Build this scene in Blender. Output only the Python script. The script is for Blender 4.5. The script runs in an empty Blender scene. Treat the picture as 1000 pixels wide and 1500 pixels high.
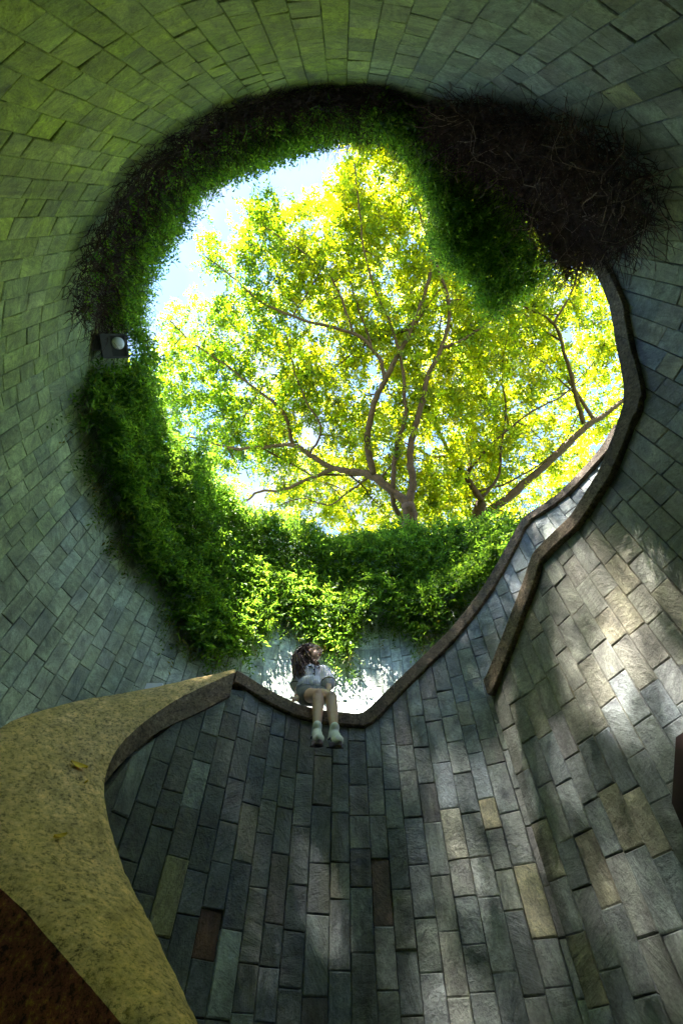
import bpy, math, random
import numpy as np
from mathutils import Vector, Matrix
rnd = random.Random(7)
rng = np.random.default_rng(11)
S = bpy.context.scene
COL = S.collection

# ------------------------------------------------------------------ camera, sky, sun, exposure
FPX, PITCH = 667.0, math.radians(56.3)
cam_d = bpy.data.cameras.new('camera')
cam = bpy.data.objects.new('camera', cam_d); COL.objects.link(cam)
cam_d.sensor_fit = 'VERTICAL'; cam_d.sensor_height = 36.0; cam_d.sensor_width = 24.0
cam_d.lens = 36.0 * FPX / 1500.0
cam_d.clip_start = 0.05; cam_d.clip_end = 2000
cam.location = (0, 0, 0)
cam.rotation_euler = (math.radians(90) + PITCH, 0, 0)
S.camera = cam

SUN_AZ, SUN_EL = math.radians(-150), math.radians(60)
SUN = np.array([math.cos(SUN_EL) * math.sin(SUN_AZ), math.cos(SUN_EL) * math.cos(SUN_AZ), math.sin(SUN_EL)])
w = bpy.data.worlds.new('World'); S.world = w; w.use_nodes = True
nt = w.node_tree; nt.nodes.clear()
wo = nt.nodes.new('ShaderNodeOutputWorld'); bg = nt.nodes.new('ShaderNodeBackground')
sky = nt.nodes.new('ShaderNodeTexSky'); sky.sky_type = 'NISHITA'; sky.sun_disc = False
sky.dust_density = 0.05; sky.ozone_density = 2.5; sky.altitude = 2500
sky.sun_elevation = SUN_EL; sky.sun_rotation = SUN_AZ
tc = nt.nodes.new('ShaderNodeTexCoord')
cn = nt.nodes.new('ShaderNodeTexNoise'); cn.inputs['Scale'].default_value = 3.2; cn.inputs['Detail'].default_value = 7
cr = nt.nodes.new('ShaderNodeMapRange'); cr.inputs['From Min'].default_value = .48; cr.inputs['From Max'].default_value = .66
cm = nt.nodes.new('ShaderNodeMix'); cm.data_type = 'RGBA'
cm.inputs['B'].default_value = (.95, .98, 1.04, 1)
nt.links.new(tc.outputs['Generated'], cn.inputs['Vector'])
nt.links.new(cn.outputs['Fac'], cr.inputs['Value'])
nt.links.new(cr.outputs['Result'], cm.inputs['Factor'])
nt.links.new(sky.outputs['Color'], cm.inputs['A'])
nt.links.new(cm.outputs['Result'], bg.inputs['Color'])
bg.inputs['Strength'].default_value = 0.05
nt.links.new(bg.outputs['Background'], wo.inputs['Surface'])

sun_d = bpy.data.lights.new('sun', 'SUN'); sun_d.energy = 5.0; sun_d.angle = math.radians(0.53); sun_d.color = (1, .94, .84)
sun = bpy.data.objects.new('sun', sun_d); COL.objects.link(sun)
sun.rotation_euler = Vector(SUN).to_track_quat('Z', 'Y').to_euler()
S.view_settings.view_transform = 'Standard'; S.view_settings.look = 'None'
S.view_settings.exposure = 4.5; S.view_settings.gamma = 1; S.view_settings.use_curve_mapping = False
S.cycles.max_bounces = 12; S.cycles.diffuse_bounces = 6; S.cycles.transmission_bounces = 8

# ------------------------------------------------------------------ projection helpers (photo pixels, 1000 x 1500)
CS, SN = math.cos(PITCH), math.sin(PITCH)
SC = 1.18
def ray(px, py):
    x, u = px - 500.0, 750.0 - py
    return np.array([x, FPX * CS - u * SN, FPX * SN + u * CS])
def at_y(px, py, y):
    d = ray(px, py); return d * (y / d[1])
def at_z(px, py, z):
    d = ray(px, py); return d * (z / d[2])
def azr(px, py):
    d = ray(px, py); return math.degrees(math.atan2(d[0], d[1])), math.hypot(d[0], d[1]) / d[2]
def at_r(px, py, r):
    d = ray(px, py); return d * (r / math.hypot(d[0], d[1]))
def proj(P):
    P = np.atleast_2d(P)
    dep = P[:, 1] * CS + P[:, 2] * SN
    up = -P[:, 1] * SN + P[:, 2] * CS
    dep = np.where(dep < 1e-3, 1e-3, dep)
    return np.stack([500 + FPX * P[:, 0] / dep, 750 - FPX * up / dep, dep], 1)
def inpoly(pts, poly):
    x, y = pts[:, 0], pts[:, 1]; c = np.zeros(len(x), bool); n = len(poly)
    for i in range(n):
        x1, y1 = poly[i]; x2, y2 = poly[(i + 1) % n]
        k = ((y1 > y) != (y2 > y)) & (x < (x2 - x1) * (y - y1) / (y2 - y1 + 1e-9) + x1)
        c ^= k
    return c

# ------------------------------------------------------------------ object helpers
def tag(o, label=None, cat=None, group=None, kind=None):
    if label: o['label'] = label
    if cat: o['category'] = cat
    if group: o['group'] = group
    if kind: o['kind'] = kind
    return o
def empty(name, loc, label, cat, group=None):
    o = bpy.data.objects.new(name, None); COL.objects.link(o); o.location = tuple(loc); o.empty_display_size = .1
    return tag(o, label, cat, group)
def link(name, me, mat=None, parent=None, kind=None):
    if mat and not me.materials: me.materials.append(mat)
    o = bpy.data.objects.new(name, me); COL.objects.link(o)
    if parent is not None:
        o.parent = parent
        o.matrix_parent_inverse = Matrix.Translation(parent.location).inverted()   # parts keep world coordinates
    if kind: o['kind'] = kind
    return o
def mesh_py(name, V, Fc, smooth=False, col=None):
    me = bpy.data.meshes.new(name); me.from_pydata([tuple(map(float, v)) for v in V], [], Fc); me.update()
    if smooth: me.polygons.foreach_set('use_smooth', [True] * len(me.polygons))
    if col is not None:
        a = me.color_attributes.new('tcol', 'FLOAT_COLOR', 'POINT'); a.data.foreach_set('color', np.asarray(col, np.float32).ravel())
    return me
def mesh_np(name, V, Fq, col=None, smooth=False):
    """V (n,3), Fq (m,k) k = 3 or 4"""
    V = np.asarray(V, np.float32); Fq = np.asarray(Fq, np.int32); m, k = Fq.shape
    me = bpy.data.meshes.new(name)
    me.vertices.add(len(V)); me.vertices.foreach_set('co', V.ravel())
    me.loops.add(m * k); me.loops.foreach_set('vertex_index', Fq.ravel())
    me.polygons.add(m); me.polygons.foreach_set('loop_start', np.arange(0, m * k, k, dtype=np.int32))
    me.polygons.foreach_set('loop_total', np.full(m, k, np.int32))
    if smooth: me.polygons.foreach_set('use_smooth', np.ones(m, bool))
    me.update(calc_edges=True)
    if col is not None:
        a = me.color_attributes.new('tcol', 'FLOAT_COLOR', 'POINT'); a.data.foreach_set('color', np.asarray(col, np.float32).ravel())
    return me
def tube_arrays(P, R, n=6, cap=True):
    P = np.asarray(P, float); R = np.broadcast_to(np.asarray(R, float), (len(P),)); V = []; Fc = []
    T = np.gradient(P, axis=0); T /= np.linalg.norm(T, axis=1)[:, None] + 1e-12
    up = np.array([.31, .22, .92]); ang = np.arange(n) * 2 * math.pi / n
    for i in range(len(P)):
        a = np.cross(T[i], up); l = np.linalg.norm(a)
        if l < .05: a = np.cross(T[i], [1., 0, 0]); l = np.linalg.norm(a)
        a /= l; b = np.cross(T[i], a)
        V += list(P[i] + R[i] * (np.cos(ang)[:, None] * a + np.sin(ang)[:, None] * b))
    for i in range(len(P) - 1):
        for j in range(n):
            k = (j + 1) % n; Fc.append((i * n + j, i * n + k, (i + 1) * n + k, (i + 1) * n + j))
    if cap:
        Fc.append(tuple(range(n))[::-1]); Fc.append(tuple(range((len(P) - 1) * n, len(P) * n)))
    return V, Fc
class MB:
    def __init__(s): s.V = []; s.F = []
    def add(s, V, Fc):
        o = len(s.V); s.V += [tuple(v) for v in V]; s.F += [tuple(i + o for i in f) for f in Fc]; return s
    def tube(s, P, R, n=6): return s.add(*tube_arrays(P, R, n))
    def ell(s, c, r, M=None, nu=12, nv=8):
        V = []; Fc = []; M = np.eye(3) if M is None else M
        for i in range(nv + 1):
            t = math.pi * i / nv
            for j in range(nu):
                a = 2 * math.pi * j / nu
                V.append(np.asarray(c) + M @ (np.array([math.sin(t) * math.cos(a), math.sin(t) * math.sin(a), math.cos(t)]) * r))
        for i in range(nv):
            for j in range(nu):
                k = (j + 1) % nu; Fc.append((i * nu + j, (i + 1) * nu + j, (i + 1) * nu + k, i * nu + k))
        return s.add(V, Fc)
    def cap(s, a, b, ra, rb, n=12):
        a, b = np.asarray(a, float), np.asarray(b, float); d = b - a; L = np.linalg.norm(d); d = d / L
        ts = [-1, -.85, -.5]; P = []; R = []
        for t in (-.98, -.8, -.45): P.append(a + d * ra * t); R.append(ra * math.sqrt(1 - t * t))
        for t in (0, .25, .5, .75, 1): P.append(a + d * L * t); R.append(ra + (rb - ra) * t)
        for t in (.45, .8, .98): P.append(b + d * rb * t); R.append(rb * math.sqrt(1 - t * t))
        return s.tube(P, R, n)
    def box(s, c, h, M=None):
        M = np.eye(3) if M is None else M; V = []
        for z in (-1, 1):
            for (x, y) in ((-1, -1), (1, -1), (1, 1), (-1, 1)): V.append(np.asarray(c) + M @ (np.array([x, y, z]) * h))
        return s.add(V, [(3, 2, 1, 0), (4, 5, 6, 7), (0, 1, 5, 4), (1, 2, 6, 5), (2, 3, 7, 6), (3, 0, 4, 7)])
    def mesh(s, name, smooth=False): return mesh_py(name, s.V, s.F, smooth)

# ------------------------------------------------------------------ materials
def nmat(name):
    m = bpy.data.materials.new(name); m.use_nodes = True; t = m.node_tree; t.nodes.clear()
    o = t.nodes.new('ShaderNodeOutputMaterial'); b = t.nodes.new('ShaderNodeBsdfPrincipled')
    t.links.new(b.outputs[0], o.inputs['Surface']); return m, t, b, o
def N(t, typ, **kw):
    n = t.nodes.new('ShaderNode' + typ)
    for k, v in kw.items():
        if k in n.inputs: n.inputs[k].default_value = v
        else: setattr(n, k, v)
    return n
def noise(t, vec, scale, detail=5, rough=.6, dist=0.0):
    n = N(t, 'TexNoise'); n.inputs['Scale'].default_value = scale; n.inputs['Detail'].default_value = detail
    n.inputs['Roughness'].default_value = rough; n.inputs['Distortion'].default_value = dist
    t.links.new(vec, n.inputs['Vector']); return n.outputs['Fac']
def rng_map(t, v, a, b, c=0., d=1.):
    n = N(t, 'MapRange'); t.links.new(v, n.inputs['Value'])
    for k, x in zip(('From Min', 'From Max', 'To Min', 'To Max'), (a, b, c, d)): n.inputs[k].default_value = x
    return n.outputs['Result']
def mixc(t, fac, a, b, mode='MIX'):
    n = N(t, 'Mix'); n.data_type = 'RGBA'; n.blend_type = mode
    for key, v in (('Factor', fac), ('A', a), ('B', b)):
        if isinstance(v, (int, float)): n.inputs[key].default_value = v
        elif isinstance(v, tuple): n.inputs[key].default_value = (*v, 1)
        else: t.links.new(v, n.inputs[key])
    return n.outputs['Result']
def math_n(t, op, a, b):
    n = N(t, 'Math', operation=op)
    for i, v in enumerate((a, b)):
        if isinstance(v, (int, float)): n.inputs[i].default_value = v
        else: t.links.new(v, n.inputs[i])
    return n.outputs[0]
def bump(t, b, h, strength, dist):
    n = N(t, 'Bump'); n.inputs['Strength'].default_value = strength; n.inputs['Distance'].default_value = dist
    t.links.new(h, n.inputs['Height']); t.links.new(n.outputs[0], b.inputs['Normal']); return n

def stone_material():
    m, t, b, o = nmat('slate_tile')
    at = N(t, 'VertexColor', layer_name='tcol'); geo = N(t, 'NewGeometry'); pos = geo.outputs['Position']
    # shift the grain tile by tile so that it never runs across a joint
    sc = N(t, 'VectorMath', operation='SCALE'); sc.inputs['Scale'].default_value = 61.0; t.links.new(at.outputs['Color'], sc.inputs[0])
    ad = N(t, 'VectorMath', operation='ADD'); t.links.new(pos, ad.inputs[0]); t.links.new(sc.outputs[0], ad.inputs[1])
    rot = N(t, 'VectorRotate', rotation_type='EULER_XYZ'); t.links.new(ad.outputs[0], rot.inputs['Vector']); t.links.new(sc.outputs[0], rot.inputs['Rotation'])
    st = N(t, 'VectorMath', operation='MULTIPLY'); st.inputs[1].default_value = (1, .13, 1); t.links.new(rot.outputs[0], st.inputs[0])
    big = noise(t, ad.outputs[0], 5.5, 4, .6); fine = noise(t, ad.outputs[0], 60, 6, .72); streak = noise(t, st.outputs[0], 18, 8, .72, .45)
    wall = noise(t, pos, .9, 4, .6)
    c = mixc(t, 1.0, at.outputs['Color'], mixc(t, rng_map(t, big, .3, .7), (.62, .62, .64), (1.35, 1.38, 1.33)), 'MULTIPLY')
    c = mixc(t, 1.0, c, mixc(t, rng_map(t, streak, .3, .72), (.55, .55, .55), (1.5, 1.48, 1.45)), 'MULTIPLY')
    c = mixc(t, 1.0, c, mixc(t, rng_map(t, fine, .32, .68), (.72, .72, .72), (1.3, 1.3, 1.28)), 'MULTIPLY')
    c = mixc(t, 1.0, c, mixc(t, rng_map(t, wall, .35, .68), (.72, .74, .72), (1.2, 1.2, 1.16)), 'MULTIPLY')
    # lichen and mineral crust growing along some edges
    e = math_n(t, 'MULTIPLY', at.outputs['Alpha'], rng_map(t, noise(t, pos, 3.6, 5, .65), .5, .64))
    c = mixc(t, math_n(t, 'MULTIPLY', e, .75), c, (.30, .25, .12))
    spots = rng_map(t, noise(t, pos, 2.3, 8, .7, .4), .60, .70)
    c = mixc(t, math_n(t, 'MULTIPLY', spots, .5), c, (.055, .05, .04))
    sv = N(t, 'VectorMath', operation='MULTIPLY'); sv.inputs[1].default_value = (4.2, 4.2, .55); t.links.new(pos, sv.inputs[0])
    run = rng_map(t, noise(t, sv.outputs[0], 1.0, 6, .62, .3), .55, .70)
    c = mixc(t, math_n(t, 'MULTIPLY', run, .62), c, (.06, .055, .045))
    alg = rng_map(t, noise(t, sv.outputs[0], .6, 5, .6), .56, .68)
    c = mixc(t, math_n(t, 'MULTIPLY', alg, .3), c, (.16, .17, .07))
    t.links.new(c, b.inputs['Base Color'])
    t.links.new(rng_map(t, big, .3, .7, .45, .72), b.inputs['Roughness'])
    h = math_n(t, 'ADD', math_n(t, 'MULTIPLY', streak, 1.0), math_n(t, 'ADD', math_n(t, 'MULTIPLY', big, 1.2), math_n(t, 'MULTIPLY', fine, .4)))
    bump(t, b, h, .95, .018)
    return m
M_STONE = stone_material()
def plain(name, col, rough=.7, nscale=30, var=.35, bscale=None, bstr=.4, bdist=.01, metal=0):
    m, t, b, o = nmat(name); pos = N(t, 'NewGeometry').outputs['Position']
    n = noise(t, pos, nscale, 6, .65)
    lo = tuple(x * (1 - var) for x in col); hi = tuple(x * (1 + var) for x in col)
    t.links.new(mixc(t, rng_map(t, n, .3, .7), lo, hi), b.inputs['Base Color'])
    b.inputs['Roughness'].default_value = rough; b.inputs['Metallic'].default_value = metal
    if bscale: bump(t, b, noise(t, pos, bscale, 6, .7), bstr, bdist)
    return m
def granite(name, base, dark, light, moss=None, mossamt=.5):
    m, t, b, o = nmat(name); pos = N(t, 'NewGeometry').outputs['Position']
    sp = noise(t, pos, 38, 4, .85); mid = noise(t, pos, 14, 5, .7); bigr = noise(t, pos, 2.2, 5, .6)
    c = mixc(t, rng_map(t, sp, .40, .485), dark, base)
    c = mixc(t, rng_map(t, sp, .55, .66), c, light)
    c = mixc(t, 1.0, c, mixc(t, rng_map(t, mid, .3, .7), (.55, .55, .55), (1.4, 1.38, 1.35)), 'MULTIPLY')
    c = mixc(t, 1.0, c, mixc(t, rng_map(t, noise(t, pos, 5.5, 6, .7, .3), .3, .7), (.66, .66, .66), (1.28, 1.26, 1.24)), 'MULTIPLY')
    if moss:
        k = math_n(t, 'MULTIPLY', rng_map(t, math_n(t, 'ADD', math_n(t, 'MULTIPLY', bigr, .6), math_n(t, 'MULTIPLY', noise(t, pos, 28, 6, .75), .5)), .42, .66), mossamt)
        c = mixc(t, k, c, moss)
    stain = rng_map(t, noise(t, pos, 3.4, 7, .7, .5), .56, .7)
    c = mixc(t, math_n(t, 'MULTIPLY', stain, .45), c, tuple(x * .55 for x in dark))
    oi = N(t, 'ObjectInfo'); c = mixc(t, 1.0, c, mixc(t, oi.outputs['Random'], (.72, .70, .68), (1.28, 1.27, 1.25)), 'MULTIPLY')
    t.links.new(c, b.inputs['Base Color']); b.inputs['Roughness'].default_value = .78
    bump(t, b, math_n(t, 'ADD', sp, math_n(t, 'MULTIPLY', mid, .8)), .8, .008)
    return m
M_GRAN = granite('granite_brown', (.17, .125, .085), (.045, .03, .02), (.30, .25, .19))
M_GRANL = granite('granite_lichen', (.60, .43, .24), (.07, .05, .03), (.80, .63, .42), (.62, .44, .13), .45)
M_GRANB = granite('granite_red_brown', (.46, .13, .12), (.08, .02, .025), (.75, .42, .14))
M_MORTAR = plain('mortar', (.035, .03, .022), .95, 12, .4, 60, .6, .01)
M_EARTH = plain('soil', (.06, .045, .028), .95, 5, .5, 20, .6, .03)
M_GRASS = plain('lawn', (.05, .085, .02), .95, 3, .5, 40, .8, .03)
M_CONC = plain('concrete', (.24, .24, .22), .9, 8, .3, 40, .3, .004)
M_BARK = plain('bark', (.062, .029, .014), .85, 9, .55, 28, .9, .03)
M_STEM = plain('vine_stem', (.075, .042, .03), .9, 9, .75)
M_STEMG = plain('green_stem', (.10, .10, .035), .8, 15, .4)
def leaf_material(name, trans, gloss=.35):
    m = bpy.data.materials.new(name); m.use_nodes = True; t = m.node_tree; t.nodes.clear()
    o = t.nodes.new('ShaderNodeOutputMaterial'); at = N(t, 'VertexColor', layer_name='tcol')
    d = N(t, 'BsdfPrincipled'); d.inputs['Roughness'].default_value = .5; d.inputs['Specular IOR Level'].default_value = gloss
    tr = N(t, 'BsdfTranslucent'); mx = N(t, 'MixShader')
    t.links.new(at.outputs['Color'], d.inputs['Base Color'])
    t.links.new(mixc(t, 1.0, at.outputs['Color'], trans, 'MULTIPLY'), tr.inputs['Color'])
    mx.inputs[0].default_value = .6
    t.links.new(d.outputs[0], mx.inputs[1]); t.links.new(tr.outputs[0], mx.inputs[2]); t.links.new(mx.outputs[0], o.inputs['Surface'])
    return m
M_TLEAF = leaf_material('tree_leaf', (5.9, 4.9, .42))
M_ILEAF = leaf_material('creeper_leaf', (2.6, 2.4, 1.0), .3)

# ------------------------------------------------------------------ plans of the walls (polar about the camera's plumb line, metres)
CY, CR, HT = 2.1 * SC, 3.0 * SC, 6.5 * SC
FLOOR = -1.6
def r_cyl(az):
    a = math.radians(az); d = math.cos(a)
    return CY * d + math.sqrt(max(0, CR ** 2 - CY ** 2 * math.sin(a) ** 2))
def smooth1(x, y, q, k):
    xs = np.linspace(x[0], x[-1], 1200); ys = np.interp(xs, x, y); dx = xs[1] - xs[0]
    n = max(1, int(k / dx)); ker = np.hanning(2 * n + 3)[1:-1]; ker /= ker.sum()
    yp = np.concatenate([2 * ys[0] - ys[1:len(ker) // 2 + 1][::-1], ys, 2 * ys[-1] - ys[-len(ker) // 2:-1][::-1]])
    ys = np.convolve(yp, ker, 'same')[len(ker) // 2:len(ker) // 2 + 1200]
    return np.interp(q, xs, ys)
A_AZ = [-27.5, -26.5, -22.5, -15.3, -9.5, -4.7, 0, 5.7, 14.7, 22.9, 30, 36, 43, 52, 60, 72]
A_R = [2.80, 2.93, 3.06, 3.17, 3.29, 3.37, 3.42, 3.44, 3.42, 3.37, 3.32, 3.27, 3.22, 3.16, 3.12, 3.1]
B_AZ = [20, 25, 30, 34, 41, 48, 54, 61, 66, 74, 79, 85, 91, 96]
B_R = [3.33, 3.13, 2.96, 2.84, 2.66, 2.54, 2.48, 2.45, 2.44, 2.40, 2.36, 2.27, 2.14, 1.97]
def r_A(az): return SC * smooth1(A_AZ, A_R, az, 4)
def r_B(az): return SC * smooth1(B_AZ, B_R, az, 6)
A_TOP = [(170, 1106), (200, 1070), (250, 1032), (300, 1004), (330, 989), (345, 983), (362, 993), (400, 1016), (435, 1033), (470, 1042), (500, 1045), (520, 1047), (530, 1046), (540, 1039), (580, 1000), (620, 962),
         (660, 923), (690, 886), (715, 850), (740, 806), (760, 770), (772, 755), (790, 744), (820, 723), (850, 692), (880, 658), (900, 625)]
B_TOP = [(714, 996), (735, 945), (755, 893), (772, 848), (779, 826), (785, 811), (800, 795), (840, 757), (880, 694), (900, 645), (917, 595), (918, 570), (907, 510), (897, 448), (880, 405), (862, 372)]
def ztop_table(px, rf):
    az = []; z = []
    for p in px:
        a, q = azr(*p); az.append(a); z.append(float(rf(a)) / q)
    o = np.argsort(az); return np.array(az)[o], np.array(z)[o]
ZA = ztop_table(A_TOP, r_A); ZB = ztop_table(B_TOP, r_B)
def ztop_A(az): return np.interp(az, ZA[0], ZA[1])
ZBX = np.concatenate([ZB[0], [91, 106]]); ZBZ = np.concatenate([ZB[1], [5.75 * SC, HT]])
def ztop_B(az): return smooth1(ZBX, ZBZ, az, .9)
def ztop_C(az): return np.where((az > 80) & (az < 106), np.interp(az, ZBX[-6:], ZBZ[-6:]), np.where((az >= 0) & (az <= 80), np.interp(az, [0, 16, 24, 32, 40, 48], np.array([6.5, 6.4, 6.0, 5.3, 4.75, 4.4]) * SC), HT))

class Plan:
    """polyline seen from above with arc length; inside normal points to the side the tiles face"""
    def __init__(s, azs, rf, zf, hk=1.):
        azs = np.asarray(azs, float); a = np.radians(azs); r = np.array([float(rf(x)) for x in azs])
        s.P = np.stack([r * np.sin(a), r * np.cos(a)], 1); s.az = azs
        s.s = np.concatenate([[0], np.cumsum(np.linalg.norm(np.diff(s.P, axis=0), axis=1))])
        T = np.gradient(s.P, axis=0); T /= np.linalg.norm(T, axis=1)[:, None]
        s.n = np.stack([T[:, 1], -T[:, 0]], 1) * -1
        mid = len(azs) // 2
        if (s.n[mid] @ -s.P[mid]) < 0: s.n = -s.n
        s.z = np.array([float(zf((x + 180) % 360 - 180)) for x in azs]); s.L = s.s[-1]
        sl = np.gradient(s.z, s.s); s.hv = hk * np.clip(.105 * np.sqrt(1 + sl ** 2), .1, .42)
    def at(s, q):
        f = lambda v: np.interp(q, s.s, v)
        return np.array([f(s.P[:, 0]), f(s.P[:, 1])]), np.array([f(s.n[:, 0]), f(s.n[:, 1])])
    def zt(s, q): return np.interp(q, s.s, s.z)
    def h(s, q): return np.interp(q, s.s, s.hv)
    def a(s, q): return np.interp(q, s.s, s.az)
planA = Plan(np.arange(-26.2, 57, .25), r_A, ztop_A, 1.25)
planB = Plan(np.arange(20.2, 93.05, .25), r_B, ztop_B, 1.5)
az_c0 = 93.0
planC = Plan(np.arange(az_c0, 360 + 47, .5), lambda a: r_cyl(a) if a > 110 else (r_cyl(a) * (a - 93) / 17 + float(r_B(min(a, 96))) * (110 - a) / 17 if a < 96 else r_cyl(a) * (a - 93) / 17 + r_cyl(a) * (110 - a) / 17), ztop_C)

# ------------------------------------------------------------------ tiles
SLATE = [(.195, .222, .245), (.225, .248, .268), (.168, .19, .218), (.24, .262, .29), (.215, .225, .228), (.19, .218, .262), (.275, .29, .31), (.225, .22, .245)]
TAN = [(.315, .29, .225), (.28, .265, .215), (.34, .32, .265)]
OLIVE = [(.335, .415, .045), (.28, .355, .04), (.375, .455, .055), (.30, .36, .06), (.355, .42, .08)]  # algae green, with the green bounce off the leaves mixed in
GREENG = [(.31, .355, .23), (.27, .31, .20), (.345, .385, .265), (.295, .35, .26), (.255, .285, .22)]
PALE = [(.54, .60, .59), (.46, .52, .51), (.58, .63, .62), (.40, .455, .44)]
def mixt(a, b, k): return tuple(x * (1 - k) + y * k for x, y in zip(a, b))
def tile_mesh(p0, n0, p1, n1, zb0, zb1, zt0, zt1, off, col, edge):
    """front 4 x 4 rough grid with chamfered rim, sides and back"""
    V = []; C = []
    us = (0., .035, .965, 1.); jit = [[rnd.uniform(-.0022, .0022) for _ in range(4)] for _ in range(4)]
    tu, tv = rnd.gauss(0, .0022), rnd.gauss(0, .0022)
    for j, v in enumerate((0., .02, .98, 1.)):
        for i, u in enumerate(us):
            rim = i in (0, 3) or j in (0, 3)
            uu = u + (rnd.uniform(-.012, .012) if rim else 0); vv = v + (rnd.uniform(-.01, .01) if rim else 0)
            p = p0 + (p1 - p0) * uu; n = n0 + (n1 - n0) * uu
            z = (zb0 + (zb1 - zb0) * uu) * (1 - vv) + (zt0 + (zt1 - zt0) * uu) * vv
            d = off + tu * (u - .5) * 2 + tv * (v - .5) * 2 + (-.0035 - abs(jit[j][i]) if rim else jit[j][i])
            V.append((p[0] + n[0] * d, p[1] + n[1] * d, z)); C.append((*col, edge if rim else 0.))
    for v, u in ((0, 0), (0, 1), (1, 1), (1, 0)):
        p = p0 + (p1 - p0) * u; n = n0 + (n1 - n0) * u
        z = (zb0, zb1)[u] if v == 0 else (zt0, zt1)[u]
        V.append((p[0] - n[0] * .07, p[1] - n[1] * .07, z)); C.append((*col, edge))
    Fc = [(j * 4 + i, j * 4 + i + 1, j * 4 + i + 5, j * 4 + i + 4) for j in range(3) for i in range(3)]
    Fc += [(16, 17, 3, 2, 1, 0), (17, 18, 15, 11, 7, 3), (18, 19, 12, 13, 14, 15), (19, 16, 0, 4, 8, 12)]
    return V, Fc, C
def lay_tiles(root, plan, zbot, wid, lens, tint, top_gap, singles, special=(), seen=lambda az, z: True):
    out = []
    q = 0.0
    while q < plan.L - .03:
        wq = wid * rnd.uniform(.88, 1.12); q1 = min(q + wq, plan.L)
        if plan.L - q1 < .05: q1 = plan.L
        g = .0024
        p0, n0 = plan.at(q + g); p1, n1 = plan.at(q1 - g)
        T0, T1 = plan.zt(q) - top_gap(q), plan.zt(q1) - top_gap(q1)
        zb = zbot(plan.a((q + q1) / 2)); z = zb - rnd.uniform(0, lens[0]); first = True
        Tm = min(T0, T1)
        while True:
            z1 = z + rnd.uniform(*lens); last = z1 > Tm - .1
            zz0, zz1 = max(z, zb), z1
            zt0, zt1 = (T0 - .002, T1 - .002) if last else (z1 - g, z1 - g)
            if zt0 > zz0 + .03 and zt1 > zz0 + .03:
                pm = (p0 + p1) / 2; zm = (zz0 + .5 * (zt0 + zt1)) / 2
                out.append((p0, n0, p1, n1, zz0 + g, zz0 + g, zt0, zt1, np.array([pm[0], pm[1], zm]), plan.a((q + q1) / 2)))
            z = z1
            if last: break
        q = q1
    cen = np.array([o[8] for o in out]); pr = proj(cen)
    spec = {}
    for (sx, sy, colr, offs) in special:
        d = np.hypot(pr[:, 0] - sx, pr[:, 1] - sy); k = int(np.argmin(d))
        if d[k] < 60: spec[k] = (colr, offs)
    # size in the picture
    size = np.zeros(len(out))
    for k, o in enumerate(out):
        x, y, dep = pr[k]
        if dep < .1 or not (-15 < x < 1015 and -15 < y < 1515): continue
        az = (o[9] + 180) % 360 - 180
        if not seen(az, o[8][2]): continue
        c = np.array([[o[0][0], o[0][1], o[4]], [o[2][0], o[2][1], o[4]], [o[2][0], o[2][1], o[7]], [o[0][0], o[0][1], o[6]]])
        c = proj(c)
        size[k] = .5 * abs(sum(c[i][0] * c[(i + 1) % 4][1] - c[(i + 1) % 4][0] * c[i][1] for i in range(4)))
    order = set(np.argsort(-size)[:singles].tolist()); order = {k for k in order if size[k] > 0}
    sV, sF, sC = [], [], []
    for k, o in enumerate(out):
        az = (o[9] + 180) % 360 - 180
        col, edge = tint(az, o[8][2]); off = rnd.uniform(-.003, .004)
        if k in spec:
            col = spec[k][0]; off = spec[k][1] if spec[k][1] is not None else off; edge = .2
        V, Fc, C = tile_mesh(*o[:8], off, col, edge)
        if k in order:
            link('stone_tile', mesh_py('stone_tile', V, Fc, False, C), M_STONE, root)
        else:
            b = len(sV); sV += V; sC += C; sF += [tuple(i + b for i in f) for f in Fc]
    if sV: link('smaller_stone_tiles', mesh_py('smaller_stone_tiles', sV, sF, False, sC), M_STONE, root, 'stuff')
def lay_core(root, plan, zbot, top_gap, thick=.26, name='mortar_bed'):
    V = []; Fc = []; n = len(plan.s)
    for i in range(n):
        p, nn = plan.P[i], plan.n[i]; zt = plan.z[i] - top_gap(plan.s[i]) - .004
        for d, z in ((-.036, zbot), (-.036, zt), (-thick, zt), (-thick, zbot)): V.append((p[0] + nn[0] * d, p[1] + nn[1] * d, z))
    for i in range(n - 1):
        for j in range(4): k = (j + 1) % 4; Fc.append((i * 4 + j, i * 4 + k, (i + 1) * 4 + k, (i + 1) * 4 + j))
    Fc += [(0, 1, 2, 3), tuple((n - 1) * 4 + j for j in (3, 2, 1, 0))]
    link(name, mesh_py(name, V, Fc), M_MORTAR, root)
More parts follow.
